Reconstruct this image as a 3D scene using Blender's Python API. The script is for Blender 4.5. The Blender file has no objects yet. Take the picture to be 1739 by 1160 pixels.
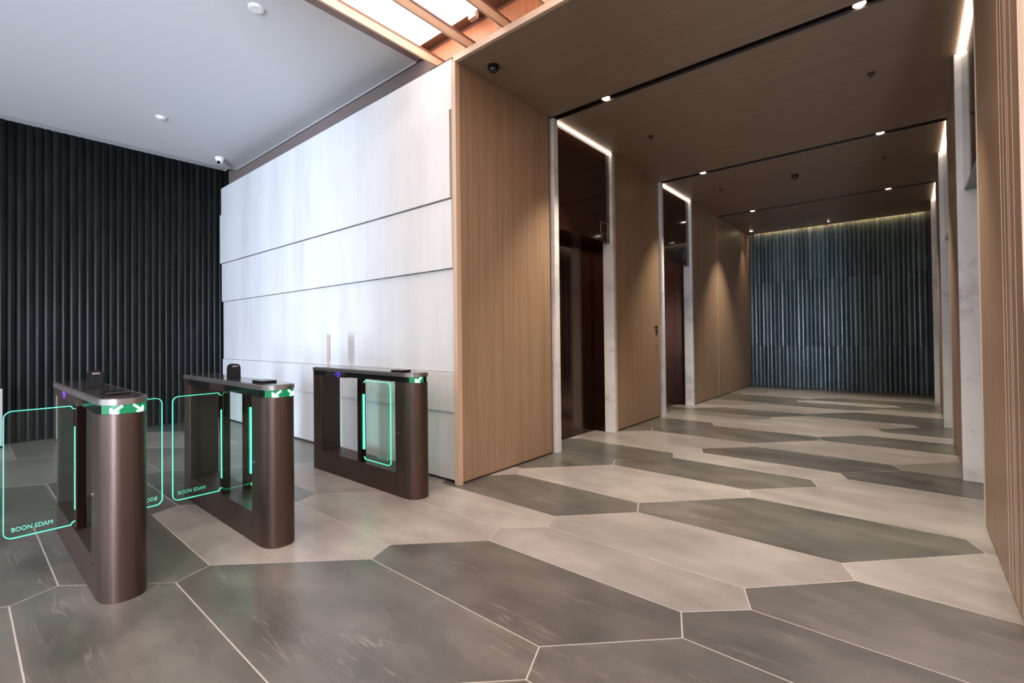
import bpy, bmesh, math, random
from mathutils import Vector, Matrix
random.seed(7)
S = bpy.context.scene
COL = S.collection

# ------------------------------------------------------------------ camera
FOC, PX, PY, W, H = 803.16, 869.5, 560.87, 1739, 1160
cam = bpy.data.cameras.new('camera')
cam.sensor_fit = 'HORIZONTAL'; cam.sensor_width = 36
cam.lens = FOC / W * 36
cam.shift_x = 0.0
cam.shift_y = (PY - H / 2) / W
cam.clip_start = 0.05; cam.clip_end = 200
co = bpy.data.objects.new('camera', cam); COL.objects.link(co)
co.matrix_world = Matrix(((0.76545116, 0.01626108, 0.6432885, 0),
                          (0.64339534, -0.00183601, -0.76553188, 0),
                          (-0.0112673, 0.99986609, -0.01186768, 1.27),
                          (0, 0, 0, 1)))
S.camera = co

# ------------------------------------------------------------------ exposure, world, large lights
S.view_settings.view_transform = 'Standard'
S.view_settings.look = 'None'
S.view_settings.gamma = 1
S.view_settings.use_curve_mapping = False
S.view_settings.exposure = 0.0
wd = bpy.data.worlds.new('daylight'); S.world = wd; wd.use_nodes = True
bg = wd.node_tree.nodes['Background']
bg.inputs[0].default_value = (0.55, 0.72, 1.0, 1); bg.inputs[1].default_value = 0.9

def area(name, loc, target, sx, sy, power, col, spread=180):
    l = bpy.data.lights.new(name, 'AREA'); l.shape = 'RECTANGLE'
    l.size = sx; l.size_y = sy; l.energy = power; l.color = col; l.spread = math.radians(spread)
    o = bpy.data.objects.new(name, l); COL.objects.link(o); o.location = loc
    d = Vector(target) - Vector(loc)
    o.rotation_euler = d.to_track_quat('-Z', 'Y').to_euler()
    return o
# daylight entering by the tall glazed opening behind the camera
area('daylight_entrance', (1.55, -5.95, 1.45), (-5.2, 2.8, 1.6), 0.7, 2.3, 600, (0.69, 0.80, 1.0), 100)
# daylight from the glazed front of the lobby
area('daylight_window', (-4.4, -5.85, 1.65), (-4.0, 1.0, 4.2), 7.4, 2.8, 310, (0.76, 0.87, 0.98), 180)

def spot(loc, power, col=(1.0, 0.88, 0.72), ang=70, blend=1.0, target=None, r=0.03):
    l = bpy.data.lights.new('downlight_beam', 'SPOT'); l.energy = power; l.color = col
    l.spot_size = math.radians(ang); l.spot_blend = blend; l.shadow_soft_size = r
    o = bpy.data.objects.new('downlight_beam', l); COL.objects.link(o); o.location = loc
    if target:
        o.rotation_euler = (Vector(target) - Vector(loc)).to_track_quat('-Z', 'Y').to_euler()
    return o

# ------------------------------------------------------------------ materials
def mat(name, base=(0.5, 0.5, 0.5), rough=0.5, metal=0.0, emit=None, es=0.0, spec=0.5, coat=0.0):
    m = bpy.data.materials.new(name); m.use_nodes = True
    b = m.node_tree.nodes['Principled BSDF']
    b.inputs['Base Color'].default_value = (*base, 1)
    b.inputs['Roughness'].default_value = rough
    b.inputs['Metallic'].default_value = metal
    b.inputs['Specular IOR Level'].default_value = spec
    b.inputs['Coat Weight'].default_value = coat
    if emit:
        b.inputs['Emission Color'].default_value = (*emit, 1)
        b.inputs['Emission Strength'].default_value = es
    return m

def N(m, t, **kw):
    n = m.node_tree.nodes.new(t)
    for k, v in kw.items():
        if hasattr(n, k): setattr(n, k, v)
    return n
def L(m, a, b): m.node_tree.links.new(a, b)
def B(m): return m.node_tree.nodes['Principled BSDF']

def noise_var(m, scale, stretch, cols, detail=6, rough=0.6, bump=0.0, rand=0.0, rrange=None, coord='Object', pos=None):
    tc = N(m, 'ShaderNodeTexCoord'); mp = N(m, 'ShaderNodeMapping'); mp.inputs['Scale'].default_value = stretch
    if coord == 'World':
        g = N(m, 'ShaderNodeNewGeometry'); L(m, g.outputs['Position'], mp.inputs[0])
    else: L(m, tc.outputs[coord], mp.inputs[0])
    oi = N(m, 'ShaderNodeObjectInfo')
    if rand:
        ad = N(m, 'ShaderNodeVectorMath', operation='ADD'); sc = N(m, 'ShaderNodeMath', operation='MULTIPLY'); sc.inputs[1].default_value = 37.0
        L(m, oi.outputs['Random'], sc.inputs[0]); L(m, mp.outputs[0], ad.inputs[0]); L(m, sc.outputs[0], ad.inputs[1]); vec = ad.outputs[0]
    else: vec = mp.outputs[0]
    nz = N(m, 'ShaderNodeTexNoise'); nz.inputs['Scale'].default_value = scale; nz.inputs['Detail'].default_value = detail; nz.inputs['Roughness'].default_value = rough
    L(m, vec, nz.inputs['Vector'])
    cr = N(m, 'ShaderNodeValToRGB'); e = cr.color_ramp
    ps = pos or [0.3 + 0.4 * i / (len(cols) - 1) for i in range(len(cols))]
    e.elements[0].position = ps[0]; e.elements[0].color = (*cols[0], 1)
    e.elements[1].position = ps[-1]; e.elements[1].color = (*cols[-1], 1)
    for p, c in list(zip(ps, cols))[1:-1]:
        x = e.elements.new(p); x.color = (*c, 1)
    L(m, nz.outputs['Fac'], cr.inputs[0])
    out = cr.outputs[0]
    if rand:
        hv = N(m, 'ShaderNodeHueSaturation'); mr = N(m, 'ShaderNodeMapRange')
        mr.inputs['To Min'].default_value = 1 - rand; mr.inputs['To Max'].default_value = 1 + rand
        L(m, oi.outputs['Random'], mr.inputs[0]); L(m, mr.outputs[0], hv.inputs['Value']); L(m, out, hv.inputs['Color']); out = hv.outputs[0]
    L(m, out, B(m).inputs['Base Color'])
    if bump:
        bp = N(m, 'ShaderNodeBump'); bp.inputs['Strength'].default_value = bump; bp.inputs['Distance'].default_value = 0.01
        L(m, nz.outputs['Fac'], bp.inputs['Height']); L(m, bp.outputs[0], B(m).inputs['Normal'])
    if rrange:
        mr2 = N(m, 'ShaderNodeMapRange'); mr2.inputs['To Min'].default_value = rrange[0]; mr2.inputs['To Max'].default_value = rrange[1]
        L(m, nz.outputs['Fac'], mr2.inputs[0]); L(m, mr2.outputs[0], B(m).inputs['Roughness'])
    return m, nz, vec, out

def wood(name, c0, c1, c2, axis, rough=0.45, lines=0.10):
    """straight grained veneer; axis = the direction the grain runs along"""
    m = mat(name, c1, rough)
    st = {'z': (38, 38, 0.5), 'x': (0.5, 38, 38), 'y': (38, 0.5, 38)}[axis]
    _, nz, vec, out = noise_var(m, 1.0, st, [c0, c1, c2], detail=5, rough=0.65, coord='World', bump=0.06)
    # fine pale pinstripes in the veneer
    st2 = {'z': (110, 110, 0.12), 'x': (0.12, 110, 110), 'y': (110, 0.12, 110)}[axis]
    g = N(m, 'ShaderNodeNewGeometry'); mp = N(m, 'ShaderNodeMapping'); mp.inputs['Scale'].default_value = st2
    L(m, g.outputs['Position'], mp.inputs[0])
    n2 = N(m, 'ShaderNodeTexNoise'); n2.inputs['Scale'].default_value = 1; n2.inputs['Detail'].default_value = 1
    L(m, mp.outputs[0], n2.inputs['Vector'])
    mr = N(m, 'ShaderNodeMapRange'); mr.inputs['From Min'].default_value = 0.60; mr.inputs['From Max'].default_value = 0.70; mr.inputs['To Max'].default_value = lines * 3
    L(m, n2.outputs['Fac'], mr.inputs[0])
    mx = N(m, 'ShaderNodeMix', data_type='RGBA'); mx.inputs[7].default_value = (min(1, c2[0] * 1.35), min(1, c2[1] * 1.4), min(1, c2[2] * 1.5), 1)
    L(m, mr.outputs[0], mx.inputs[0]); L(m, out, mx.inputs[6]); L(m, mx.outputs[2], B(m).inputs['Base Color'])
    return m

M = {}
M['wood'] = wood('oak_veneer_vertical', (0.222, 0.141, 0.085), (0.28, 0.181, 0.112), (0.335, 0.222, 0.143), 'z', 0.42)
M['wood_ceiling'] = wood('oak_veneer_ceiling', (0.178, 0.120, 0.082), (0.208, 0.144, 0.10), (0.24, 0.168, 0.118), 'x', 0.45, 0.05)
M['wood_trim'] = wood('oak_edge', (0.46, 0.33, 0.24), (0.52, 0.375, 0.275), (0.57, 0.42, 0.31), 'x', 0.5)
M['wood_post'] = wood('oak_corner', (0.46, 0.33, 0.24), (0.52, 0.375, 0.275), (0.57, 0.42, 0.31), 'z', 0.5)
M['fin'] = wood('copper_toned_wood', (0.66, 0.42, 0.28), (0.72, 0.48, 0.33), (0.78, 0.54, 0.38), 'y', 0.45, 0.02)
M['void'] = wood('copper_toned_panel', (0.48, 0.17, 0.075), (0.56, 0.21, 0.095), (0.62, 0.25, 0.12), 'z', 0.4, 0.02)
M['void_dark'] = mat('dark_copper_soffit', (0.20, 0.085, 0.05), 0.5)
M['bronze'] = mat('dark_bronze', (0.055, 0.026, 0.018), 0.18, 0.9)
M['liner'] = mat('dark_liner', (0.030, 0.024, 0.020), 0.35, 0.2)
M['bronze_dark'] = mat('shadow_gap_black', (0.012, 0.007, 0.006), 0.45)
M['reveal'] = mat('red_brown_reveal', (0.06, 0.024, 0.015), 0.4)
M['led'] = mat('warm_led', (1, 1, 1), 0.4, emit=(1.0, 0.82, 0.64), es=10)
M['lamp'] = mat('downlight_lens', (1, 1, 1), 0.4, emit=(1.0, 0.82, 0.62), es=30)
M['lamp_ring'] = mat('downlight_ring', (0.30, 0.24, 0.19), 0.4, 0.4)
M['panel_light'] = mat('luminous_ceiling', (1, 1, 1), 0.5, emit=(1.0, 0.86, 0.79), es=5.7)
M['white'] = mat('white_plastic', (0.80, 0.80, 0.80), 0.35)
M['post'] = mat('grey_white_post', (0.42, 0.40, 0.40), 0.5)
M['black'] = mat('black_plastic', (0.008, 0.008, 0.008), 0.22, spec=0.22)
M['black_matt'] = mat('black_matt', (0.012, 0.012, 0.012), 0.6)
M['chrome'] = mat('chrome', (0.75, 0.75, 0.75), 0.15, 1.0)
M['smoked'] = mat('smoked_dome', (0.014, 0.012, 0.010), 0.08)
M['mauve'] = mat('mauve_brown_border', (0.24, 0.165, 0.15), 0.6)
M['taupe'] = mat('taupe_bulkhead', (0.165, 0.125, 0.115), 0.7)
M['trimlight'] = mat('pale_metal_trim', (0.55, 0.44, 0.34), 0.4)
M['transom'] = mat('smoked_bronze_glass', (0.030, 0.012, 0.008), 0.07, 0.0, spec=0.75)
M['door'] = mat('polished_bronze_door', (0.10, 0.064, 0.052), 0.14, 0.95)
M['green_led'] = mat('green_led', (0, 0.4, 0.25), 0.4, emit=(0.05, 1.0, 0.50), es=7.0)
M['green_edge'] = mat('green_lit_glass_edge', (0.1, 0.6, 0.4), 0.3, emit=(0.05, 0.95, 0.45), es=1.25)
M['green_edge_dim'] = mat('green_lit_glass_edge_top', (0.1, 0.6, 0.4), 0.3, emit=(0.06, 0.75, 0.42), es=0.75)
M['green_text'] = mat('etched_lettering', (0.12, 0.5, 0.36), 0.5, emit=(0.04, 0.5, 0.26), es=0.16)
M['arrow'] = mat('arrow_leds', (1, 1, 1), 0.5, emit=(0.30, 1.0, 0.58), es=14)
M['arrow_glow'] = mat('arrow_screen', (0.0, 0.05, 0.025), 0.35, emit=(0.0, 0.9, 0.30), es=0.24)
M['purple'] = mat('purple_led', (0.1, 0.05, 0.6), 0.4, emit=(0.12, 0.03, 1.0), es=2.2)

# brushed dark bronze turnstile steel
m = mat('brushed_bronze_steel', (0.23, 0.16, 0.135), 0.34, 0.85); M['steel'] = m
noise_var(m, 1.0, (260, 260, 2.0), [(0.088, 0.056, 0.045), (0.122, 0.079, 0.064)], detail=3, bump=0.03, coord='Object', rrange=(0.34, 0.46))
M['lid'] = mat('lid_steel', (0.30, 0.26, 0.25), 0.32, 0.85)

def stone(name, cols, veins, rough=(0.22, 0.36), rand=0.06):
    m = mat(name, cols[0], 0.30)
    _, nz, vec, out = noise_var(m, 1.6, (1, 1.9, 1), cols, detail=8, rough=0.62, rand=rand, coord='World')
    mp = N(m, 'ShaderNodeMapping'); mp.inputs['Rotation'].default_value = (0, 0, -0.66); mp.inputs['Scale'].default_value = (0.7, 4.6, 1)
    L(m, vec, mp.inputs[0])
    n2 = N(m, 'ShaderNodeTexNoise'); n2.inputs['Scale'].default_value = 1.3; n2.inputs['Detail'].default_value = 7; n2.inputs['Roughness'].default_value = 0.52; n2.inputs['Distortion'].default_value = 0.5
    L(m, mp.outputs[0], n2.inputs['Vector'])
    s = N(m, 'ShaderNodeMath', operation='SUBTRACT'); s.inputs[1].default_value = 0.5; L(m, n2.outputs['Fac'], s.inputs[0])
    a = N(m, 'ShaderNodeMath', operation='ABSOLUTE'); L(m, s.outputs[0], a.inputs[0])
    mr = N(m, 'ShaderNodeMapRange'); mr.inputs['From Min'].default_value = 0.0; mr.inputs['From Max'].default_value = 0.016; mr.inputs['To Min'].default_value = veins * 0.38; mr.inputs['To Max'].default_value = 0
    L(m, a.outputs[0], mr.inputs[0])
    # veins come and go
    n3 = N(m, 'ShaderNodeTexNoise'); n3.inputs['Scale'].default_value = 2.3; n3.inputs['Detail'].default_value = 3; L(m, vec, n3.inputs['Vector'])
    mr3 = N(m, 'ShaderNodeMapRange'); mr3.inputs['From Min'].default_value = 0.48; mr3.inputs['From Max'].default_value = 0.66; L(m, n3.outputs['Fac'], mr3.inputs[0])
    mu = N(m, 'ShaderNodeMath', operation='MULTIPLY'); L(m, mr.outputs[0], mu.inputs[0]); L(m, mr3.outputs[0], mu.inputs[1])
    mx = N(m, 'ShaderNodeMix', data_type='RGBA'); mx.inputs[7].default_value = (0.46, 0.42, 0.37, 1)
    L(m, mu.outputs[0], mx.inputs[0]); L(m, out, mx.inputs[6]); L(m, mx.outputs[2], B(m).inputs['Base Color'])
    return m
M['tile_dark'] = stone('dark_grey_stone', [(0.058, 0.055, 0.048), (0.094, 0.089, 0.079), (0.140, 0.132, 0.117)], 0.55)
M['tile_mid'] = stone('mid_grey_stone', [(0.145, 0.134, 0.12), (0.18, 0.166, 0.149), (0.215, 0.198, 0.178)], 0.4)
M['tile_light'] = stone('light_beige_stone', [(0.195, 0.175, 0.158), (0.265, 0.241, 0.219), (0.345, 0.316, 0.286)], 0.25)
M['grout'] = mat('pale_grout', (0.38, 0.35, 0.32), 0.8)

m = mat('pale_limewashed_stone', (0.6, 0.6, 0.6), 0.55); M['plaster'] = m
noise_var(m, 1.0, (2.6, 2.6, 0.30), [(0.54, 0.535, 0.53), (0.62, 0.62, 0.62), (0.67, 0.67, 0.67)], detail=8, rough=0.7, coord='World', rrange=(0.45, 0.7))
m = mat('white_marble', (0.66, 0.64, 0.62), 0.25); M['marble'] = m
noise_var(m, 2.2, (1, 1, 1), [(0.50, 0.48, 0.46), (0.64, 0.62, 0.60), (0.68, 0.665, 0.65)], detail=10, rough=0.7, coord='World', pos=[0.38, 0.47, 0.7])
m = mat('white_ceiling_paint', (0.62, 0.62, 0.62), 0.8); M['ceiling'] = m

def glazed(name, cols, rough, rand, spec=0.6):
    m = mat(name, cols[0], rough, spec=spec)
    _, nz, vec, out = noise_var(m, 1.0, (9, 9, 1.6), cols, detail=5, rough=0.6, rand=rand, bump=0.12, coord='World')
    return m
M['rib_black'] = glazed('black_glazed_ceramic', [(0.003, 0.004, 0.004), (0.006, 0.0075, 0.007), (0.010, 0.012, 0.0115)], 0.30, 0.3, 0.09)
M['rib_teal'] = glazed('teal_glazed_ceramic', [(0.026, 0.046, 0.050), (0.045, 0.072, 0.078), (0.07, 0.105, 0.112)], 0.24, 0.4)

# glass: clear thin sheet, a little green, mirror-like by fresnel
def glass(name, tint, refl=1.0):
    m = bpy.data.materials.new(name); m.use_nodes = True; nt = m.node_tree; nt.nodes.clear()
    o = nt.nodes.new('ShaderNodeOutputMaterial'); mx = nt.nodes.new('ShaderNodeMixShader')
    t = nt.nodes.new('ShaderNodeBsdfTransparent'); t.inputs[0].default_value = (*tint, 1)
    g = nt.nodes.new('ShaderNodeBsdfGlossy'); g.inputs[0].default_value = (0.9, 1, 0.95, 1); g.inputs['Roughness'].default_value = 0.02
    f = nt.nodes.new('ShaderNodeFresnel'); f.inputs[0].default_value = 1.45
    mu = nt.nodes.new('ShaderNodeMath'); mu.operation = 'MULTIPLY'; mu.inputs[1].default_value = refl
    ge = nt.nodes.new('ShaderNodeNewGeometry'); iv = nt.nodes.new('ShaderNodeMath'); iv.operation = 'SUBTRACT'; iv.inputs[0].default_value = 1.0; nt.links.new(ge.outputs['Backfacing'], iv.inputs[1])
    mf = nt.nodes.new('ShaderNodeMath'); mf.operation = 'MULTIPLY'; nt.links.new(iv.outputs[0], mf.inputs[0]); nt.links.new(f.outputs[0], mf.inputs[1])
    nt.links.new(mf.outputs[0], mu.inputs[0]); nt.links.new(mu.outputs[0], mx.inputs[0])
    nt.links.new(t.outputs[0], mx.inputs[1]); nt.links.new(g.outputs[0], mx.inputs[2]); nt.links.new(mx.outputs[0], o.inputs[0])
    return m
M['wing_glass'] = glass('wing_glass', (0.90, 0.97, 0.93), 0.7)
M['side_glass'] = glass('side_glass', (0.90, 0.98, 0.94), 0.8)
M['window_glass'] = glass('window_glass', (0.92, 0.96, 0.98), 1.0)

# ------------------------------------------------------------------ mesh helpers
def link(name, bm, m, parent=None, smooth=False):
    me = bpy.data.meshes.new(name); bmesh.ops.recalc_face_normals(bm, faces=bm.faces); bm.to_mesh(me); bm.free()
    if m: me.materials.append(m)
    if smooth:
        for p in me.polygons: p.use_smooth = True
        me.set_sharp_from_angle(angle=math.radians(40))
    o = bpy.data.objects.new(name, me); COL.objects.link(o)
    if parent: o.parent = parent
    return o
def add_box(bm, x0, x1, y0, y1, z0, z1):
    v = [bm.verts.new(p) for p in ((x0,y0,z0),(x1,y0,z0),(x1,y1,z0),(x0,y1,z0),(x0,y0,z1),(x1,y0,z1),(x1,y1,z1),(x0,y1,z1))]
    fs = [bm.faces.new([v[i] for i in f]) for f in ((0,3,2,1),(4,5,6,7),(0,1,5,4),(1,2,6,5),(2,3,7,6),(3,0,4,7))]
    return fs
def box(name, x0, x1, y0, y1, z0, z1, m, parent=None, bevel=0.0, seg=1):
    bm = bmesh.new(); add_box(bm, x0, x1, y0, y1, z0, z1)
    if bevel: bmesh.ops.bevel(bm, geom=bm.edges[:], offset=bevel, segments=seg, affect='EDGES')
    return link(name, bm, m, parent)
def add_prism(bm, pts, a, b, axis='z'):
    def P(p, h):
        return {'z': (p[0], p[1], h), 'x': (h, p[0], p[1]), 'y': (p[0], h, p[1])}[axis]
    lo = [bm.verts.new(P(p, a)) for p in pts]; hi = [bm.verts.new(P(p, b)) for p in pts]
    n = len(pts)
    bm.faces.new(lo[::-1]); bm.faces.new(hi)
    for i in range(n): bm.faces.new((lo[i], lo[(i+1) % n], hi[(i+1) % n], hi[i]))
def prism(name, pts, a, b, m, parent=None, axis='z', smooth=False):
    bm = bmesh.new(); add_prism(bm, pts, a, b, axis); return link(name, bm, m, parent, smooth)
def add_cyl(bm, c, r, h, n=20, axis='z', r2=None):
    mt = {'z': Matrix(), 'x': Matrix.Rotation(math.pi/2, 4, 'Y'), 'y': Matrix.Rotation(math.pi/2, 4, 'X')}[axis]
    bmesh.ops.create_cone(bm, cap_ends=True, segments=n, radius1=r, radius2=r if r2 is None else r2, depth=h, matrix=Matrix.Translation(c) @ mt)
def empty(name, loc=(0, 0, 0), parent=None):
    o = bpy.data.objects.new(name, None); COL.objects.link(o); o.location = loc; o.empty_display_size = 0.1
    if parent: o.parent = parent
    return o
def tag(o, label=None, cat=None, group=None, kind=None):
    if label: o['label'] = label
    if cat: o['category'] = cat
    if group: o['group'] = group
    if kind: o['kind'] = kind
    return o
def struct(o, label, cat='wall'):
    o['kind'] = 'structure'; o['label'] = label; o['category'] = cat; return o
def copy_tree(o, parent=None):
    c = o.copy(); COL.objects.link(c); c.parent = parent
    for ch in list(o.children): copy_tree(ch, c)
    return c

# ------------------------------------------------------------------ measures
XL, XR = -2.953, 0.356          # corridor side walls
YM, YE = 2.79, 12.53            # corridor mouth, far wall
ZC = 3.638                      # corridor ceiling
XB = -8.585                     # ribbed lobby wall
ZL = 3.97                       # lobby ceiling
YBK = -6.0                      # lobby's glazed wall behind the camera
XE = 5.2                        # lobby's right end

# ------------------------------------------------------------------ floor
floor = struct(box('floor', XB - 0.1, XE, YBK - 0.1, YE + 0.1, -0.2, -0.0012, M['grout']), 'stone floor of long dark and pale hexagonal slabs with pale joints', 'floor')
P = Vector((1.278, -0.186)); bb = Vector((0.073, -0.180)); per = Vector((1.43, 2.43))
T = {0: (-3.401, .366), 1: (-3.032, .944), 2: (-2.456, 1.739), 3: (-2.098, 2.34), 4: (-1.930, 2.738), 5: (-1.583, 3.348),
     6: (-1.035, 4.170), 7: (-.668, 4.782), 8: (-.506, 5.17), 9: (-.143, 5.783)}
T = {k: Vector(v) for k, v in T.items()}
for k in range(10, 30): T[k] = T[k-4] + per
for k in range(-1, -20, -1): T[k] = T[k+4] - per
DARK = {(2,-1),(4,0),(3,0),(2,0),(5,-1),(6,-2),(8,-1),(8,-2),(10,-2),(9,-3),(6,-3),(12,-2),(12,-4),(13,-3),(14,-4),(15,-3),(15,-5),(16,-4),
        (1,-1),(0,-1),(0,-2),(4,-2),(5,-3),(1,-3),(0,-3),(-1,-2),(-1,-1),(0,-5),(-2,-3),(-1,-3),(9,-4),(1,0),(0,0)}
MID = {(-1,-4),(0,-4),(1,-4),(2,-4),(3,-4),(-1,-5),(-1,-3),(18,-5),(17,-6),(9,-1),(11,-4),(-2,-4),(2,-5),(3,-5)}
LIGHT = {(3,-1),(4,-1),(5,0),(6,-1),(6,0),(7,-1),(7,-2),(9,-2),(8,-3),(7,-3),(10,-3),(11,-3),(11,-2),(12,-3),(13,-4),(14,-3),(15,-4),(16,-5),(17,-4),(17,-5),
         (1,-2),(2,-2),(3,-2),(5,-2),(3,-3),(2,-3),(10,-4),(1,-5),(-2,-5),(4,-3)}
def clip(poly, ax, lim, keep_less):
    out = []
    for i in range(len(poly)):
        a, c = poly[i], poly[(i+1) % len(poly)]
        ia = (a[ax] <= lim) == keep_less; ic = (c[ax] <= lim) == keep_less
        if ia: out.append(a)
        if ia != ic:
            t = (lim - a[ax]) / (c[ax] - a[ax]); out.append(a + (c - a) * t)
    return out
def inset(poly, d):
    n = len(poly); out = []
    for i in range(n):
        a, b_, c = poly[i-1], poly[i], poly[(i+1) % n]
        e1 = (b_ - a).normalized(); e2 = (c - b_).normalized()
        n1 = Vector((-e1.y, e1.x)); n2 = Vector((-e2.y, e2.x))
        s = n1 + n2
        out.append(b_ + s * (d / max(0.25, s.dot(n1))))
    return out
rt = random.Random(3)
for k in range(-14, 26):
    for j in range(-16, 10):
        t0 = T[k] + P * (j + 1); t1 = T[k+1] + P * (j + 1)
        poly = [t0, t0 + bb, t0 + P, t1 + P + bb, t1 + P, t1 + bb]
        c = sum(poly, Vector((0, 0))) / 6
        if c.x < XB - 0.9 or c.x > XE + 0.6 or c.y < YBK - 0.6 or c.y > YE + 0.4: continue
        if c.y > 3.4 + 0.5 and (c.x < XL - 1.0 or c.x > XR + 1.0): continue
        for ax, lim, kl in ((0, XB - 0.05, False), (0, XE - 0.02, True), (1, YBK, False), (1, YE + 0.02, True)):
            if poly: poly = clip(poly, ax, lim, kl)
        if len(poly) < 3: continue
        poly = inset(poly, 0.0034)
        q = (k, j)
        if q in DARK: mm = M['tile_dark']
        elif q in MID: mm = M['tile_mid']
        elif q in LIGHT: mm = M['tile_light']
        else: mm = rt.choice([M['tile_dark'], M['tile_dark'], M['tile_mid'], M['tile_light']])
        prism('tile', [(p.x, p.y) for p in poly], -0.012, 0.0, mm, floor)

# ------------------------------------------------------------------ ribbed ceramic walls
def rib_mesh(name, z0, z1, m, w=0.081, depth=0.026):
    """one tile of the ribbed cladding, profile in local x (outwards), y (across)"""
    bm = bmesh.new(); prof = []
    g = 0.0016; n = 7
    for i in range(n + 1):
        t = i / n
        y = -w/2 + g + (w - 2*g) * t
        x = depth * (0.18 + 0.82 * math.sin(math.pi * min(1, (0.10 + t * 0.9))) ** 0.75)
        prof.append((x, y))
    prof = [(0, -w/2 + g)] + prof + [(0, w/2 - g)]
    add_prism(bm, prof, z0 + 0.0012, z1 - 0.0012, 'z')
    me = bpy.data.meshes.new(name); bmesh.ops.recalc_face_normals(bm, faces=bm.faces); bm.to_mesh(me); bm.free(); me.materials.append(m)
    return me
rr = random.Random(11)
wl = struct(box('wall_left', XB - 0.15, XB - 0.001, YBK, 3.15, 0, 4.25, M['black_matt']), 'black wall clad in vertical ribbed ceramic tiles, left of the turnstiles')
rows = [(0.004, 4.03)]
for r, (a, b_) in enumerate(rows):
    me = rib_mesh('rib_tile', a, b_, M['rib_black'])
    for i in range(61):
        y = 2.94 - i * 0.0812
        if y < -2.0: break
        o = bpy.data.objects.new('rib_tile', me); COL.objects.link(o); o.parent = wl
        o.location = (XB + rr.uniform(-0.002, 0.003), y, 0); o.rotation_euler = (0, 0, rr.uniform(-0.03, 0.03))
bm = bmesh.new()
y = -2.05
while y > YBK:
    prof = [(XB, y), (XB + 0.020, y + 0.008), (XB + 0.026, y + 0.040), (XB + 0.020, y + 0.072), (XB, y + 0.079)]
    add_prism(bm, prof, 0.004, 4.03, 'z'); y -= 0.0812
o = link('rib_tiles', bm, M['rib_black'], wl); o['kind'] = 'stuff'

wf = struct(box('wall_far', XL - 0.3, XR + 0.4, YE + 0.001, YE + 0.15, 0, 4.0, M['black_matt']), 'teal ribbed ceramic wall at the far end of the lift corridor')
rowsf = [(0.004, 0.965), (0.965, 2.47), (2.47, 3.90)]
for r, (a, b_) in enumerate(rowsf):
    me = rib_mesh('rib_tile', a, b_, M['rib_teal'])
    for i in range(41):
        x = XL + 0.045 + i * 0.0812
        if x > XR - 0.02: break
        o = bpy.data.objects.new('rib_tile', me); COL.objects.link(o); o.parent = wf
        o.location = (x, YE + rr.uniform(-0.003, 0.003), 0); o.rotation_euler = (0, 0, -math.pi/2 + rr.uniform(-0.11, 0.11))

# ------------------------------------------------------------------ pale stone walls either side of the corridor mouth
ws = struct(box('wall_center', -8.40, -3.02, 2.86, 2.955, 0.02, 3.66, M['bronze_dark']), 'pale stone wall in broad horizontal courses behind the turnstiles')
courses = [(0.022, 0.608, 2.822, -3.012, -8.40), (0.612, 0.955, 2.806, -3.004, -8.385), (0.959, 1.862, 2.830, -3.022, -8.415),
           (1.867, 2.466, 2.802, -3.024, -8.40), (2.476, 3.248, 2.786, -3.030, -8.43), (3.2495, 3.684, 2.803, -3.004, -8.42)]
for a, b_, yy, xr, xl in courses:
    box('stone_course', xl, xr, yy, 2.862, a, b_, M['plaster'], ws, 0.0015)
box('plinth', -8.40, -3.03, 2.87, 2.95, 0.0, 0.022, M['black_matt'], ws)
wr = struct(box('wall_right', 0.42, XE, 2.86, 2.955, 0.02, 3.66, M['bronze_dark']), 'pale stone wall at the right edge beside the corridor mouth')
for a, b_, yy, xr, xl in courses:
    box('stone_course', 0.41, XE, yy, 2.862, a, b_, M['plaster'], wr, 0.0015)

# bulkhead above the stone and lobby ceiling
struct(box('wall_bulkhead', XB, -3.42, 2.965, 2.998, 3.60, 3.965, M['taupe']), 'taupe bulkhead in the gap between pale stone wall and white ceiling')
struct(box('wall_upstand', XB, -3.62, 2.965, 2.998, 3.966, 4.25, M['taupe']), 'upper part of the taupe bulkhead above the white ceiling edge')
ceil = struct(box('ceiling', XB + 0.36, -3.66, YBK, 2.94, ZL, ZL + 0.06, M['ceiling']), 'smooth white lobby ceiling', 'ceiling')
box('ceiling_edge', XB + 0.36, -3.66, 2.940, 2.952, ZL - 0.004, ZL + 0.06, M['white'], ceil)
box('ceiling_margin', XB, XB + 0.36, YBK, 2.90, ZL + 0.062, ZL + 0.12, M['ceiling'], ceil)
box('ceiling_edge', XB, XB + 0.36, 2.90, 2.912, ZL + 0.058, ZL + 0.12, M['white'], ceil)
struct(box('ceiling_slab', XB - 0.1, XE, YBK - 0.1, 3.4, 4.26, 4.4, M['ceiling']), 'concealed slab over the lobby ceiling', 'ceiling')

# ------------------------------------------------------------------ timber fins with luminous ceiling
vw = struct(box('wall_void', -3.62, XE, 3.0, 3.08, 3.70, 4.12, M['void_dark']), 'copper wood upstand behind the ceiling fins')
xs = -3.46
box('panel', -3.61, -3.4615, 2.988, 3.0, 3.967, 4.02, M['void'], vw)
while xs < 4.9:
    box('panel', xs + 0.0015, xs + 0.4175, 2.988, 3.0, 3.70, 4.02, M['void'], vw); xs += 0.42
vc = struct(box('ceiling_void', -3.66, XE, YBK, 3.0, 4.06, 4.14, M['void_dark']), 'copper coloured soffit holding the luminous panels', 'ceiling')
struct(box('trim_1', -3.658, -3.53, YBK, 2.94, ZL - 0.002, ZL + 0.045, M['mauve']), 'mauve brown border between white ceiling and timber fins', 'ceiling border')
ORD = ['nearest the white ceiling', 'second from the white ceiling', 'third from the white ceiling', 'fourth from the white ceiling, the deepest one']
x = -3.29; i = 0
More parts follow.
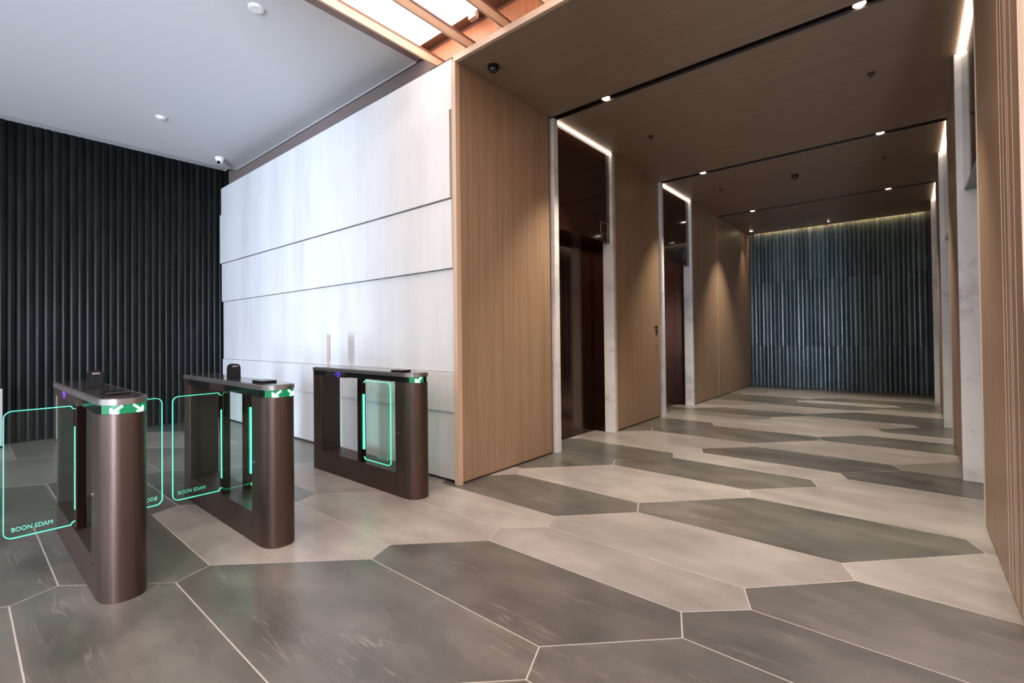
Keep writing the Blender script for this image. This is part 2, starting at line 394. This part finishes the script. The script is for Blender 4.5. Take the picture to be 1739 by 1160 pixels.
while x < 4.9:
    z1 = 3.82 if i != 3 else 3.99
    xx = x if i != 3 else x - 0.045
    f = box('ceiling_fin', xx, xx + 0.020, YBK + 0.05, 2.985, 3.75 if i != 3 else 3.80, z1, M['fin'])
    if i < 4: tag(f, 'copper toned timber fin below the light panels, ' + ORD[i], 'ceiling fin', 'timber fins below the luminous ceiling')
    else: tag(f, 'copper toned timber fin beyond the top edge of the view', 'ceiling fin', 'timber fins below the luminous ceiling')
    box('fin_cap', xx - 0.002, xx + 0.022, YBK + 0.05, 2.985, z1, z1 + 0.02, M['void_dark'], f)
    if x < 4.4:
        px0 = -3.58 + 0.415 * i if i < 2 else x + (0.12 if i > 2 else 0.30)
        px1 = px0 + (0.412 if i < 2 else 0.28 if i > 2 else 0.10)
        if i == 1: px1 = -2.70
        lp = box('light_panel', px0, px1, YBK + 0.1, 2.86, 4.025, 4.058, M['panel_light'])
        if i < 3: tag(lp, ['glowing light panel between the first and second fins', 'glowing light panel between the second and third fins, small pale box at its end', 'glowing light panel between the third and the deep fourth fin'][i], 'light panel', 'luminous panels between the fins')
        else: tag(lp, 'glowing light panel beyond the top edge of the view', 'light panel', 'luminous panels between the fins')
        if i == 1: box('end_box', -2.86, -2.78, 2.865, 2.91, 3.99, 4.05, M['trimlight'], lp)
    x += 0.41; i += 1

# ------------------------------------------------------------------ corridor shell
segs = [(YM, 4.20), (4.30, 7.11), (7.21, 9.99), (10.09, YE - 0.10)]
cc = struct(box('ceiling_corridor', XL - 0.35, XR + 0.35, YM + 0.02, YE - 0.10, ZC + 0.055, ZC + 0.062, M['bronze_dark']), 'oak veneered corridor ceiling with dark lighting slots', 'ceiling')
joints = {0: [3.55], 1: [5.18, 6.15], 2: [8.1, 9.05], 3: [11.0]}
for n_, (a, b_) in enumerate(segs):
    ys = [a] + joints[n_] + [b_]
    for q in range(len(ys) - 1):
        box('ceiling_panel', XL - 0.02 if n_ != 0 else XL, XR + 0.02, ys[q] + (0.0012 if q else 0), ys[q+1] - 0.0012, ZC, ZC + 0.054, M['wood_ceiling'], cc)
box('front_trim', XL - 0.02, XR + 0.06, YM - 0.002, YM + 0.03, ZC - 0.002, ZC + 0.05, M['wood_trim'], cc)
for (a, b_) in ((4.20, 4.30), (7.11, 7.21), (9.99, 10.09)):
    box('slot_liner', XL, XR, a, b_, ZC + 0.046, ZC + 0.054, M['bronze_dark'], cc)
    box('slot_edge', XL, XR, b_ - 0.006, b_ - 0.0013, ZC + 0.0, ZC + 0.045, M['bronze_dark'], cc)
    box('slot_edge', XL, XR, a - 0.0011, a + 0.005, ZC + 0.0, ZC + 0.045, M['bronze_dark'], cc)
box('cove', XL, XR, YE - 0.10, YE, ZC + 0.20, ZC + 0.22, M['wood_ceiling'], cc)

def side_wall(name, sx, xw, panels, label):
    """oak panels of a corridor side; sx = +1 when the corridor lies at +x of the wall"""
    back = sorted((xw - sx * 0.05, xw - sx * 0.34))
    par = None
    for a, b_, seams in panels:
        if par is None:
            par = struct(box(name, *sorted((xw - sx * 0.022, xw - sx * 0.34)), a + 0.03, b_ - 0.14, 0.0, ZC + 0.05, M['bronze_dark']), label)
        else:
            box('backing', *sorted((xw - sx * 0.022, xw - sx * 0.34)), a + 0.012, b_ - (0.14 if b_ < 11 else 0.012), 0.0, ZC + 0.05, M['bronze_dark'], par)
        ys = [a] + seams + [b_]
        for q in range(len(ys) - 1):
            box('oak_panel', *sorted((xw, xw - sx * 0.02)), ys[q] + (0.0015 if q else 0), ys[q+1] - 0.0015, 0.018, ZC, M['wood'], par, 0.001)
        box('skirting', *sorted((xw - sx * 0.006, xw - sx * 0.02)), a, b_, 0.0, 0.018, M['reveal'], par)
    return par
wcl = side_wall('wall_corridor_left', 1, XL, [(2.84, 4.165, []), (5.66, 7.065, [6.4]), (8.56, YE - 0.005, [9.99])], 'oak panelled left side of the lift corridor')
box('corner_post', -3.002, XL + 0.001, YM, 2.84, 0.0, ZC, M['wood_post'], wcl)
for yy in (5.645, 8.545):
    box('metal_trim', XL - 0.02, XL + 0.004, yy, yy + 0.014, 0.0, ZC, M['trimlight'], wcl)
box('seam_strip', XL - 0.001, XL + 0.0015, 9.985, 9.997, 0.02, ZC, M['trimlight'], wcl)
wcr = side_wall('wall_corridor_right', -1, XR, [(2.84, 4.285, [3.33]), (5.66, 7.185, [6.35]), (8.56, 10.065, []), (11.46, YE - 0.005, [])], 'oak panelled right side of the lift corridor')
box('corner_post', XR - 0.001, XR + 0.05, YM, 2.84, 0.0, ZC, M['wood'], wcr)
for yy in (4.286, 7.186, 10.066):
    box('metal_trim', XR - 0.005, XR + 0.02, yy, yy + 0.014, 0.0, ZC, M['trimlight'], wcr)
box('seam_strip', XR - 0.0015, XR + 0.002, 3.327, 3.334, 0.02, ZC, M['trimlight'], wcr)
for yy in (3.235, 3.13, 3.085, 2.965):
    box('seam_strip', XR - 0.0012, XR + 0.002, yy, yy + 0.004, 0.02, ZC, M['wood_post'], wcr)

# ------------------------------------------------------------------ lift door bays
ZH = 2.46
def bay(name, sx, xw, y0, label):
    def X(a, b_): return sorted((xw + sx * a, xw + sx * b_))
    y1 = y0 + 1.235
    root = empty(name, (0, 0, 0)); struct(root, label, 'lift door')
    # marble jamb slabs
    if True:
        box('marble_jamb', *(X(0.028, -0.12) if sx > 0 else X(-0.024, -0.12)), y0 - 0.080, y0, 0.0, ZC - 0.001, M['marble'], root, 0.002)
        box('marble_jamb', *X(0.028, -0.12), y1, y1 + 0.050, 0.0, ZC - 0.001, M['marble'], root, 0.002)
    if sx > 0: box('reveal', *X(-0.030, -0.10), y0 - 0.125, y0 - 0.08, 0.0, ZC, M['reveal'], root)
    box('reveal', *X(-0.030, -0.10), y1 + 0.05, y1 + 0.095, 0.0, ZC, M['reveal'], root)
    # bronze inner frame
    box('frame_side', *X(-0.12, -0.30), y0 - 0.05, y0, 0.0, ZH + 0.02, M['bronze'], root)
    box('frame_side', *X(-0.12, -0.30), y1, y1 + 0.05, 0.0, ZH + 0.02, M['bronze'], root)
    # transom of smoked glass over the doors
    tr = box('transom', *X(-0.017, -0.30), y0, y1, ZH, ZC - 0.03, M['transom'], root)
    # floor indicator on the transom
    bm = bmesh.new()
    a, b_ = y1 - 0.24, y1 - 0.05
    for (u0, u1, w0, w1) in ((a, b_, 2.56, 2.568), (a, b_, 2.70, 2.708), (a, a + 0.012, 2.56, 2.708), (b_ - 0.012, b_, 2.56, 2.708)):
        add_box(bm, *X(-0.016, -0.012), u0, u1, w0, w1)
    if sx > 0: link('indicator_frame', bm, M['lamp_ring'], tr)
    else: bm.free()
    # doors
    ym = (y0 + y1) / 2
    for a, b_ in ((y0 + 0.06, ym - 0.0025), (ym + 0.0025, y1 - 0.06)):
        box('door_leaf', *X(-0.295, -0.32), a, b_, 0.006, ZH - 0.06, M['door'], root, 0.001)
    bm = bmesh.new()
    add_box(bm, *X(-0.282, -0.33), y0, y0 + 0.06, 0, ZH); add_box(bm, *X(-0.282, -0.33), y1 - 0.06, y1, 0, ZH); add_box(bm, *X(-0.282, -0.33), y0 + 0.06, y1 - 0.06, ZH - 0.06, ZH)
    link('door_frame', bm, M['bronze'], root)
    box('sill', *X(-0.275, -0.335), y0 + 0.06, y1 - 0.06, 0.0, 0.005, M['lid'], root)
    box('shaft_wall', *X(-0.325, -0.36), y0 - 0.06, y1 + 0.06, 0.0, ZC, M['bronze_dark'], root)
    # LED line under the ceiling
    box('led_line', *X(0.008, -0.014), y0 + 0.005, y1 - 0.002, ZC - 0.018, ZC - 0.004, M['led'], root)
    return root
bay('door_1', 1, XL, 4.30, 'first lift doors on the left of the corridor under an LED line, between marble jambs')
bay('door_2', 1, XL, 7.20, 'second lift doors on the left of the corridor under an LED line')
bay('door_3', -1, XR, 4.30, 'nearest lift doors on the right of the corridor, in a deep marble bay')
bay('door_4', -1, XR, 7.20, 'second lift doors on the right of the corridor')
bay('door_5', -1, XR, 10.08, 'farthest lift doors on the right of the corridor, beside the teal wall')

# ------------------------------------------------------------------ far side of the lobby, behind the camera
wb = struct(box('wall_back', XB - 0.1, XE, YBK - 0.1, YBK, 3.2, 4.3, M['ceiling']), 'lintel over the glazed lobby front, behind the viewer')
for a, b_ in ((XB - 0.1, -8.2), (-0.6, 1.15), (1.95, XE)):
    box('pier_or_blocker', a, b_, YBK - 0.1, YBK, 0, 3.2, M['plaster'], wb)
box('pier_or_blocker', -0.35, 0.75, -3.2, -3.0, 0, 3.74, M['plaster'], wb)  # unseen blocker, added to keep entrance daylight off the stone wall's right end
w1 = empty('window_1', (0, 0, 0)); struct(w1, 'glazed lobby front behind the viewer', 'window')
box('pane', -8.2, -0.6, YBK - 0.055, YBK - 0.045, 0.02, 3.18, M['window_glass'], w1)
for xm in (-8.2, -6.9, -5.6, -4.3, -3.05, -1.85, -0.65):
    box('mullion', xm, xm + 0.05, YBK - 0.08, YBK - 0.02, 0, 3.2, M['black_matt'], w1)
w2 = empty('window_2', (0, 0, 0)); struct(w2, 'tall glazed entrance behind the viewer', 'window')
box('pane', 1.15, 1.95, YBK - 0.055, YBK - 0.045, 0.02, 3.18, M['window_glass'], w2)
struct(box('wall_east', XE, XE + 0.1, YBK - 0.1, 2.96, 0, 4.3, M['plaster']), 'right hand end wall of the lobby, outside the view')

# ------------------------------------------------------------------ ceiling fittings
def downlight(x, y, z, label, group=None, r=0.036, power=26, ang=75, beam=True, target=None):
    t = empty('downlight', (x, y, z)); tag(t, label, 'downlight', group)
    bm = bmesh.new(); add_cyl(bm, (0, 0, -0.004), r * 1.25, 0.012, 20); link('ring', bm, M['lamp_ring'], t)
    bm = bmesh.new(); add_cyl(bm, (0, 0, -0.012), r, 0.006, 20); link('lens', bm, M['lamp'], t)
    if beam: spot((x, y, z - 0.03), power, ang=ang, target=target)
    return t
spots = [(-2.30, 4.25, 'left downlight in the nearest ceiling slot'), (-0.24, 4.25, 'right downlight in the nearest ceiling slot'),
         (-2.30, 7.16, 'left downlight in the second ceiling slot'), (-0.23, 7.16, 'right downlight in the second ceiling slot'),
         (-2.30, 10.04, 'left downlight in the farthest ceiling slot'), (-0.23, 10.04, 'right downlight in the farthest ceiling slot')]
for x, y, lab in spots: downlight(x, y, ZC + 0.022, lab, 'downlights in the ceiling slots', power=520, ang=76 if x < -1 else 62)
for x, y, lab in ((-2.76, 11.9, 'small downlight at the far left corner of the corridor ceiling'), (-1.28, 12.0, 'tiny downlight at mid ceiling before the teal wall')):
    downlight(x, y, ZC - 0.004, lab, None, r=0.03 if x < -2 else 0.012, power=60 if x < -2 else 20, ang=56)
def dome(x, y, z, r, label, m=M['smoked'], cat='camera', up=M['black']):
    t = empty('dome_camera', (x, y, z)); tag(t, label, cat)
    bm = bmesh.new(); add_cyl(bm, (0, 0, -0.012), r * 1.0, 0.024, 28, r2=r * 1.0); link('mount', bm, up, t, True)
    bm = bmesh.new(); bmesh.ops.create_uvsphere(bm, u_segments=24, v_segments=14, radius=r * 0.80)
    for v in bm.verts: v.co.z = v.co.z * 0.95 - 0.026
    bmesh.ops.bisect_plane(bm, geom=bm.verts[:] + bm.edges[:] + bm.faces[:], plane_co=(0, 0, -0.022), plane_no=(0, 0, 1), clear_outer=True)
    link('dome', bm, m, t, True)
    return t
dome(-2.754, 3.065, ZC, 0.050, 'black dome camera on the oak ceiling by the corridor mouth')
dome(-1.28, 8.16, ZC, 0.048, 'black dome camera on the oak ceiling farther down the corridor')
def sprinkler(x, y, z, label, m, r=0.032):
    t = empty('sprinkler', (x, y, z)); tag(t, label, 'sprinkler')
    bm = bmesh.new(); add_cyl(bm, (0, 0, -0.004), r, 0.008, 20); link('plate', bm, m, t)
    bm = bmesh.new(); add_cyl(bm, (0, 0, -0.018), 0.007, 0.022, 10); add_cyl(bm, (0, 0, -0.030), 0.016, 0.003, 14); link('head', bm, m, t)
M['bronze_fit'] = mat('bronze_fitting', (0.10, 0.06, 0.045), 0.35, 0.7)
for x, y, lab in ((-2.328, 5.39, 'bronze ceiling sprinkler beyond the nearest slot, left'), (-0.228, 5.42, 'bronze ceiling sprinkler beyond the nearest slot, right'),
                  (-2.33, 8.13, 'bronze ceiling sprinkler beyond the second slot, left'), (-0.222, 8.16, 'bronze ceiling sprinkler beyond the second slot, right'),
                  (-2.345, 10.43, 'bronze ceiling sprinkler just beyond the farthest slot, left'), (-0.238, 10.42, 'bronze ceiling sprinkler just beyond the farthest slot, right'),
                  (0.174, 12.05, 'bronze ceiling sprinkler at the far right corner')):
    sprinkler(x, y, ZC, lab, M['bronze_fit'])
k = (ZL - 1.27) / (4.03 - 1.27)
t = empty('detector', (-7.062 * k, 1.682 * k, ZL)); tag(t, 'small round white detector in the middle of the white ceiling', 'detector')
bm = bmesh.new(); add_cyl(bm, (0, 0, -0.006), 0.055, 0.012, 24); link('base', bm, M['white'], t)
bm = bmesh.new(); add_cyl(bm, (0, 0, -0.018), 0.030, 0.014, 24, r2=0.042); link('sensor', bm, M['white'], t)
t = empty('detector', (-4.125 * k, 1.641 * k, ZL)); tag(t, 'flat round white cover on the white ceiling near the top edge', 'detector')
bm = bmesh.new(); add_cyl(bm, (0, 0, -0.005), 0.06, 0.010, 28); link('base', bm, M['white'], t)
bm = bmesh.new(); add_cyl(bm, (0, 0, -0.013), 0.05, 0.008, 28, r2=0.054); link('cover', bm, M['white'], t)
t = empty('security_camera', (-7.994 * k, 2.643 * k, ZL)); tag(t, 'white security camera on the ceiling by the corner of black and pale walls', 'camera')
bm = bmesh.new(); add_cyl(bm, (0, 0, -0.018), 0.060, 0.036, 24); link('mount', bm, M['white'], t)
bm = bmesh.new(); bmesh.ops.create_uvsphere(bm, u_segments=20, v_segments=12, radius=0.052)
for v in bm.verts: v.co.z -= 0.045
link('dome', bm, M['white'], t, True)
bm = bmesh.new(); bmesh.ops.create_uvsphere(bm, u_segments=16, v_segments=10, radius=0.026)
for v in bm.verts: v.co += Vector((0.024, -0.022, -0.075))
link('lens', bm, M['black'], t, True)

# ------------------------------------------------------------------ wall fittings in the corridor
t = empty('call_panel', (XL, 6.93, 1.32)); tag(t, 'small dark call plate on the oak wall beside the second lift doors', 'call panel')
bm = bmesh.new(); add_box(bm, 0.0, 0.006, -0.055, 0.055, 0.045, 0.075); link('plate', bm, M['bronze_dark'], t)
bm = bmesh.new(); add_box(bm, 0.0, 0.008, -0.025, 0.035, -0.005, 0.022); add_box(bm, 0.0, 0.008, -0.025, 0.035, -0.045, -0.018); link('button', bm, M['bronze_dark'], t)
bm = bmesh.new(); add_box(bm, 0.0, 0.002, -0.004, 0.004, -0.32, -0.20); link('slot', bm, M['reveal'], t)

# far white posts by the black wall
for (x, y, lab) in ((-8.34, 0.90, 'slim white post standing by the black ribbed wall, behind the nearest turnstile'),
                    (-8.34, 0.39, 'slim white post standing by the black ribbed wall at the left edge')):
    t = empty('post', (x, y, 0)); tag(t, lab, 'post')
    box('shaft', -0.012, 0.012, -0.022, 0.022, 0.02, 0.705, M['post'], t, 0.003)
    box('foot', -0.016, 0.016, -0.026, 0.026, 0.0, 0.022, M['black'], t)

# ------------------------------------------------------------------ turnstiles
TL = 1.555; HW = 0.10; RX = 0.15
def outline(dx=0.0, inner=0.0, n=24, x_rear=-TL, x_front=None):
    """plan of cabinet: straight flanks, rounded nose at +x (x=0 is the nose tip)"""
    hw = HW - inner; pts = []
    for i in range(n + 1):
        a = -math.pi/2 + math.pi * i / n
        c, s = math.cos(a), math.sin(a)
        e = 2.4
        pts.append((-RX + (RX - inner) * abs(c) ** (2/e), hw * (abs(s) ** (2/e)) * (1 if s > 0 else -1)))
    return [(x_rear, -hw)] + pts + [(x_rear, hw)]
def nose_x(y, out=0.0):
    e = 2.4
    t = min(0.999, abs(y) / HW)
    return -RX + (RX + out) * (1 - t ** e) ** (1 / e)
def flat_on_nose(bm, quads, out):
    """bars given as ((y0,z0),(y1,z1),width) laid onto the curved nose"""
    for (p, q, w) in quads:
        d = Vector((q[0]-p[0], q[1]-p[1])); n_ = Vector((-d.y, d.x)).normalized() * w / 2
        prev = None
        for i in range(7):
            t_ = i / 6; c = Vector(p) + d * t_
            row = []
            for s_ in (-1, 1):
                for o_ in (out, out + 0.002):
                    y_ = c.x + n_.x * s_; z_ = c.y + n_.y * s_
                    row.append(bm.verts.new((nose_x(y_, o_), y_, z_)))
            if prev:
                bm.faces.new((prev[0], row[0], row[1], prev[1])); bm.faces.new((prev[2], prev[3], row[3], row[2]))
                bm.faces.new((prev[1], row[1], row[3], prev[3])); bm.faces.new((prev[0], prev[2], row[2], row[0]))
            else: bm.faces.new(row[:2] + row[:1:-1])
            prev = row
        bm.faces.new(prev[:2] + prev[:1:-1])
def wing(parent, length, direction, origin, mirror, text=True):
    """hinged glass leaf; direction = angle about z from +x; built along local +x"""
    z0, z1 = 0.215, 0.895
    w = empty('wing', origin, parent); w.rotation_euler = (0, 0, direction)
    r = 0.035; pts = [(0.004, z0 + 0.018), (0.014, z0 + 0.014), (0.020, z0)]
    for i in range(7):
        a = -math.pi/2 + math.pi/2 * i / 6; pts.append((length - r + r * math.cos(a), z0 + r + r * math.sin(a)))
    for i in range(7):
        a = math.pi/2 * i / 6; pts.append((length - r + r * math.cos(a), z1 - r + r * math.sin(a)))
    pts += [(0.020, z1), (0.014, z1 - 0.014), (0.004, z1 - 0.018)]
    prism('glass_leaf', pts, -0.005, 0.005, M['wing_glass'], w, 'y')
    # lit rim following the edge
    bm = bmesh.new()
    def bar(a, b_, t_):
        a = Vector(a); b_ = Vector(b_); d = (b_ - a).normalized(); n_ = Vector((-d.y, d.x)) * t_
        vs = []
        for p in (a, b_):
            for s_ in (-1, 1):
                for yy in (-0.0055, 0.0055):
                    c = p + n_ * s_ * 0.5; vs.append(bm.verts.new((c.x, yy, c.y)))
        for f in ((0,1,3,2),(4,6,7,5),(0,4,5,1),(2,3,7,6),(0,2,6,4),(1,5,7,3)): bm.faces.new([vs[q] for q in f])
    for i in range(len(pts) - 1): bar(pts[i], pts[i+1], 0.0026)
    link('lit_rim', bm, M['green_edge'], w)
    # hinge clamp with bright strip
    box('hinge_light', -0.001, 0.005, -0.0065, 0.0065, z0 + 0.085, z1 - 0.12, M['green_led'], w)
    if text:
        cu = bpy.data.curves.new('lettering', 'FONT'); cu.body = 'BOON EDAM'; cu.size = 0.034; cu.align_x = 'RIGHT' if mirror else 'LEFT'; cu.resolution_u = 3
        to = bpy.data.objects.new('lettering_source', cu); COL.objects.link(to)
        dg = bpy.context.evaluated_depsgraph_get(); me = bpy.data.meshes.new_from_object(to.evaluated_get(dg))
        bpy.data.objects.remove(to); bpy.data.curves.remove(cu)
        xs_ = [v.co.x for v in me.vertices]; x0 = min(xs_); wid = max(xs_) - x0
        for v in me.vertices:
            u = (v.co.x - x0) * (min(0.158, length - 0.08) / wid)
            # text starts at the free edge and runs to the hinge
            v.co = Vector((length - 0.030 - u, -0.0062 if mirror else 0.0062, z0 + 0.034 + v.co.y))
        me.materials.clear(); me.materials.append(M['green_text'])
        o = bpy.data.objects.new('lettering', me); COL.objects.link(o); o.parent = w
        o['label'] = 'faint green lettering near the lower outer corner'
    return w
def turnstile(yc, label, black_ranges, steel_ring, wings, arrows, dome_reader, ring_x=None, pane=1, posts=(-1, 1), tb=TL):
    t = empty('turnstile', (-2.94, yc, 0)); tag(t, label, 'turnstile', 'turnstiles in a row at the corridor mouth')
    XF, XP0, XP1, XRr = -0.232, -0.79, -0.722, -1.41     # front pillar, post, rear pillar
    # nose pillar
    full = outline()
    nose = [(XF, -HW)] + full[1:-1] + [(XF, HW)]
    prism('front_pillar', nose, 0.0, 0.91, M['steel'], t, smooth=True)
    box('plinth', -tb, XF - 0.001, -HW, HW, 0.0, 0.188, M['steel'], t)
    box('rear_pillar', -tb, XRr, -HW, HW, 0.188, 0.91, M['steel'], t, 0.002)
    box('rear_liner', XRr, XRr + 0.004, -HW + 0.012, HW - 0.012, 0.19, 0.908, M['liner'], t)
    for sy in posts:
        y0, y1 = sorted((sy * (HW - 0.004), sy * (HW - 0.050)))
        box('hinge_post', XP0, XP1, y0, y1, 0.188, 0.91, M['bronze'], t, 0.004)
    y0, y1 = sorted((pane * (HW - 0.004), pane * (HW - 0.010)))
    box('side_pane', XP1, XF, y0, y1, 0.19, 0.908, M['side_glass'], t)
    # band below the lid: black parts and steel part
    band = outline(inner=0.006)
    nose_b = [(XF - 0.3, -HW + 0.006)] + band[1:-1] + [(XF - 0.3, HW - 0.006)]
    prism('band', nose_b, 0.911, 0.955, M['black'], t, smooth=True)
    a0 = XF - 0.3
    cur = a0
    for (s_, e_) in black_ranges:      # from front to rear, (start, end)
        if s_ < cur: box('band_plate', s_, cur, -HW, HW, 0.905, 0.955, M['steel'], t)
        box('band_inset', e_, s_, -HW + 0.010, HW - 0.010, 0.911, 0.955, M['black'], t)
        cur = e_
    if cur > -TL: box('band_plate', -TL, cur, -HW, HW, 0.905, 0.955, M['steel'], t)
    # lid
    ld = outline(inner=-0.004); ld[0] = (-TL - 0.004, -HW - 0.004); ld[-1] = (-TL - 0.004, HW + 0.004)
    prism('lid', ld, 0.9555, 0.984, M['lid'], t, smooth=True)
    prism('lid_top', outline(inner=0.012, x_rear=-TL + 0.012), 0.984, 0.9865, M['black_glass'], t)
    # arrow display
    bm = bmesh.new(); flat_on_nose(bm, [((-0.088, 0.933), (0.088 if len(arrows) > 1 else 0.0, 0.933), 0.043)], 0.0)
    link('arrow_screen', bm, M['arrow_glow'], t)
    for s_ in arrows:
        bm = bmesh.new(); c = 0.040 * s_ + 0.002
        # shaft runs from inner top to outer bottom, head at outer bottom
        p0 = (c - s_ * 0.018, 0.951); p1 = (c + s_ * 0.020, 0.920)
        flat_on_nose(bm, [(p0, p1, 0.0082), ((p1[0] + s_ * 0.003, 0.918), (p1[0] - s_ * 0.024, 0.918), 0.0082), ((p1[0] + s_ * 0.002, 0.916), (p1[0] + s_ * 0.002, 0.941), 0.0082)], 0.002)
        link('arrow', bm, M['arrow'], t)
    # card pad on lid
    box('card_pad', -0.365, -0.225, -0.045, 0.055, 0.9865, 1.000, M['black'], t, 0.003)
    # lock and screws on both flanks
    for sy in (-1, 1):
        bm = bmesh.new(); add_cyl(bm, (-0.20, sy * (HW + 0.002), 0.50), 0.009, 0.008, 12, 'y'); link('lock', bm, M['chrome'], t)
        bm = bmesh.new(); add_cyl(bm, (-0.205, sy * (HW + 0.001), 0.155), 0.006, 0.004, 10, 'y'); link('screw', bm, M['black'], t)
    if ring_x is not None:
        bm = bmesh.new(); yy = -HW - 0.003
        for i in range(24):
            a, c = 2*math.pi*i/24, 2*math.pi*(i+1)/24
            vs = [bm.verts.new((ring_x + r_ * math.cos(q), y_, 0.931 + r_ * math.sin(q))) for q in (a, c) for r_ in (0.016, 0.0205) for y_ in (yy, yy + 0.003)]
            for f in ((0,1,5,4),(2,6,7,3),(0,4,6,2),(1,3,7,5)): bm.faces.new([vs[q] for q in f])
        for dx, dz in ((-0.045, -0.006), (-0.036, 0.012), (-0.012, 0.019), (0.034, 0.004), (0.050, 0.012)):
            add_cyl(bm, (ring_x + dx, yy + 0.001, 0.931 + dz), 0.0028, 0.003, 8, 'y')
        link('ring_light', bm, M['purple'], t)
        bm = bmesh.new(); add_cyl(bm, (ring_x, -HW - 0.0015, 0.931), 0.016, 0.004, 20, 'y'); link('sensor_button', bm, M['black'], t)
    for kw in wings: wing(t, **kw)
    if dome_reader:
        r_ = empty('face_reader', (-0.80, 0.0, 0.9865), t)
        bm = bmesh.new(); pts = [(-0.038, 0.0), (0.038, 0.0)]
        for i in range(9):
            a = math.pi * i / 8; pts.append((0.038 * (abs(math.cos(a)) ** 0.75) * (1 if math.cos(a) > 0 else -1), 0.066 + 0.040 * (math.sin(a) ** 0.8 if math.sin(a) > 1e-6 else 0)))
        add_prism(bm, pts, -0.03, 0.03, 'x'); bmesh.ops.remove_doubles(bm, verts=bm.verts, dist=1e-5)
        bmesh.ops.bevel(bm, geom=[e for e in bm.edges if abs(e.verts[0].co.x - e.verts[1].co.x) < 1e-6], offset=0.006, segments=2, affect='EDGES')
        link('housing', bm, M['black'], r_)
        box('lens', 0.0295, 0.032, -0.018, 0.018, 0.082, 0.092, M['lid'], r_, 0.001)
    return t
M['black_glass'] = mat('dark_lid_glass', (0.030, 0.026, 0.025), 0.10, spec=0.7)
HP = -0.756
turnstile(0.563, 'bronze turnstile nearest the viewer at left, both glass wings closed',
          [(-0.532, -0.62)], True,
          [dict(length=0.285, direction=-math.pi/2, origin=(HP, -0.092, 0), mirror=False), dict(length=0.285, direction=math.pi/2, origin=(HP, 0.035, 0), mirror=True)],
          (-1, 1), True, ring_x=-1.12, tb=1.435)
turnstile(1.322, 'bronze turnstile in the middle of the row, one wing closed and one folded back',
          [(-0.532, -0.70), (-0.98, -1.50)], False,
          [dict(length=0.290, direction=-math.pi/2, origin=(HP, -0.092, 0), mirror=True), dict(length=0.39, direction=0.0, origin=(HP + 0.045, HW - 0.020, 0), mirror=False)],
          (-1, 1), True, pane=-1)
t3 = turnstile(2.405, 'bronze turnstile nearest the pale stone wall, wing folded back, flat sign on its lid',
          [(-0.532, -0.98), (-1.33, -1.54)], False,
          [dict(length=0.39, direction=0.0, origin=(HP + 0.045, -HW + 0.020, 0), mirror=True)],
          (-1,), False, ring_x=-1.10, posts=(-1,))

# upright sign standing on the far turnstile
sg = empty('upright_sign', (-4.385, 2.405, 0.9872)); sg.rotation_euler = (0, 0, math.atan2(0.48, -0.88) - math.pi/2 - 0.05); tag(sg, 'thin framed upright sign, seen edge-on, standing on the far turnstile', 'sign')
box('stem', -0.010, 0.010, -0.012, 0.012, 0.0, 0.05, M['chrome'], sg, 0.002)
box('foot', -0.03, 0.03, -0.03, 0.03, 0.0, 0.004, M['chrome'], sg)
box('board', -0.009, 0.009, -0.095, 0.095, 0.052, 0.315, M['white'], sg, 0.003)
bm = bmesh.new()
add_box(bm, -0.012, 0.012, -0.100, -0.094, 0.050, 0.32); add_box(bm, -0.012, 0.012, 0.094, 0.100, 0.050, 0.32)
add_box(bm, -0.012, 0.012, -0.094, 0.094, 0.314, 0.32); add_box(bm, -0.012, 0.012, -0.094, 0.094, 0.047, 0.053)
link('frame', bm, M['chrome'], sg)
box('dark_face', 0.009, 0.0105, -0.09, 0.09, 0.058, 0.308, M['black'], sg)

# ------------------------------------------------------------------ cove light washing the far wall
cl = box('cove_light', XL + 0.15, XR - 0.06, YE - 0.075, YE - 0.060, ZC + 0.045, ZC + 0.060, mat('cove_led', (1, 1, 1), 0.5, emit=(1.0, 0.58, 0.28), es=60))
tag(cl, 'hidden warm LED cove washing the top of the teal wall', 'cove light')
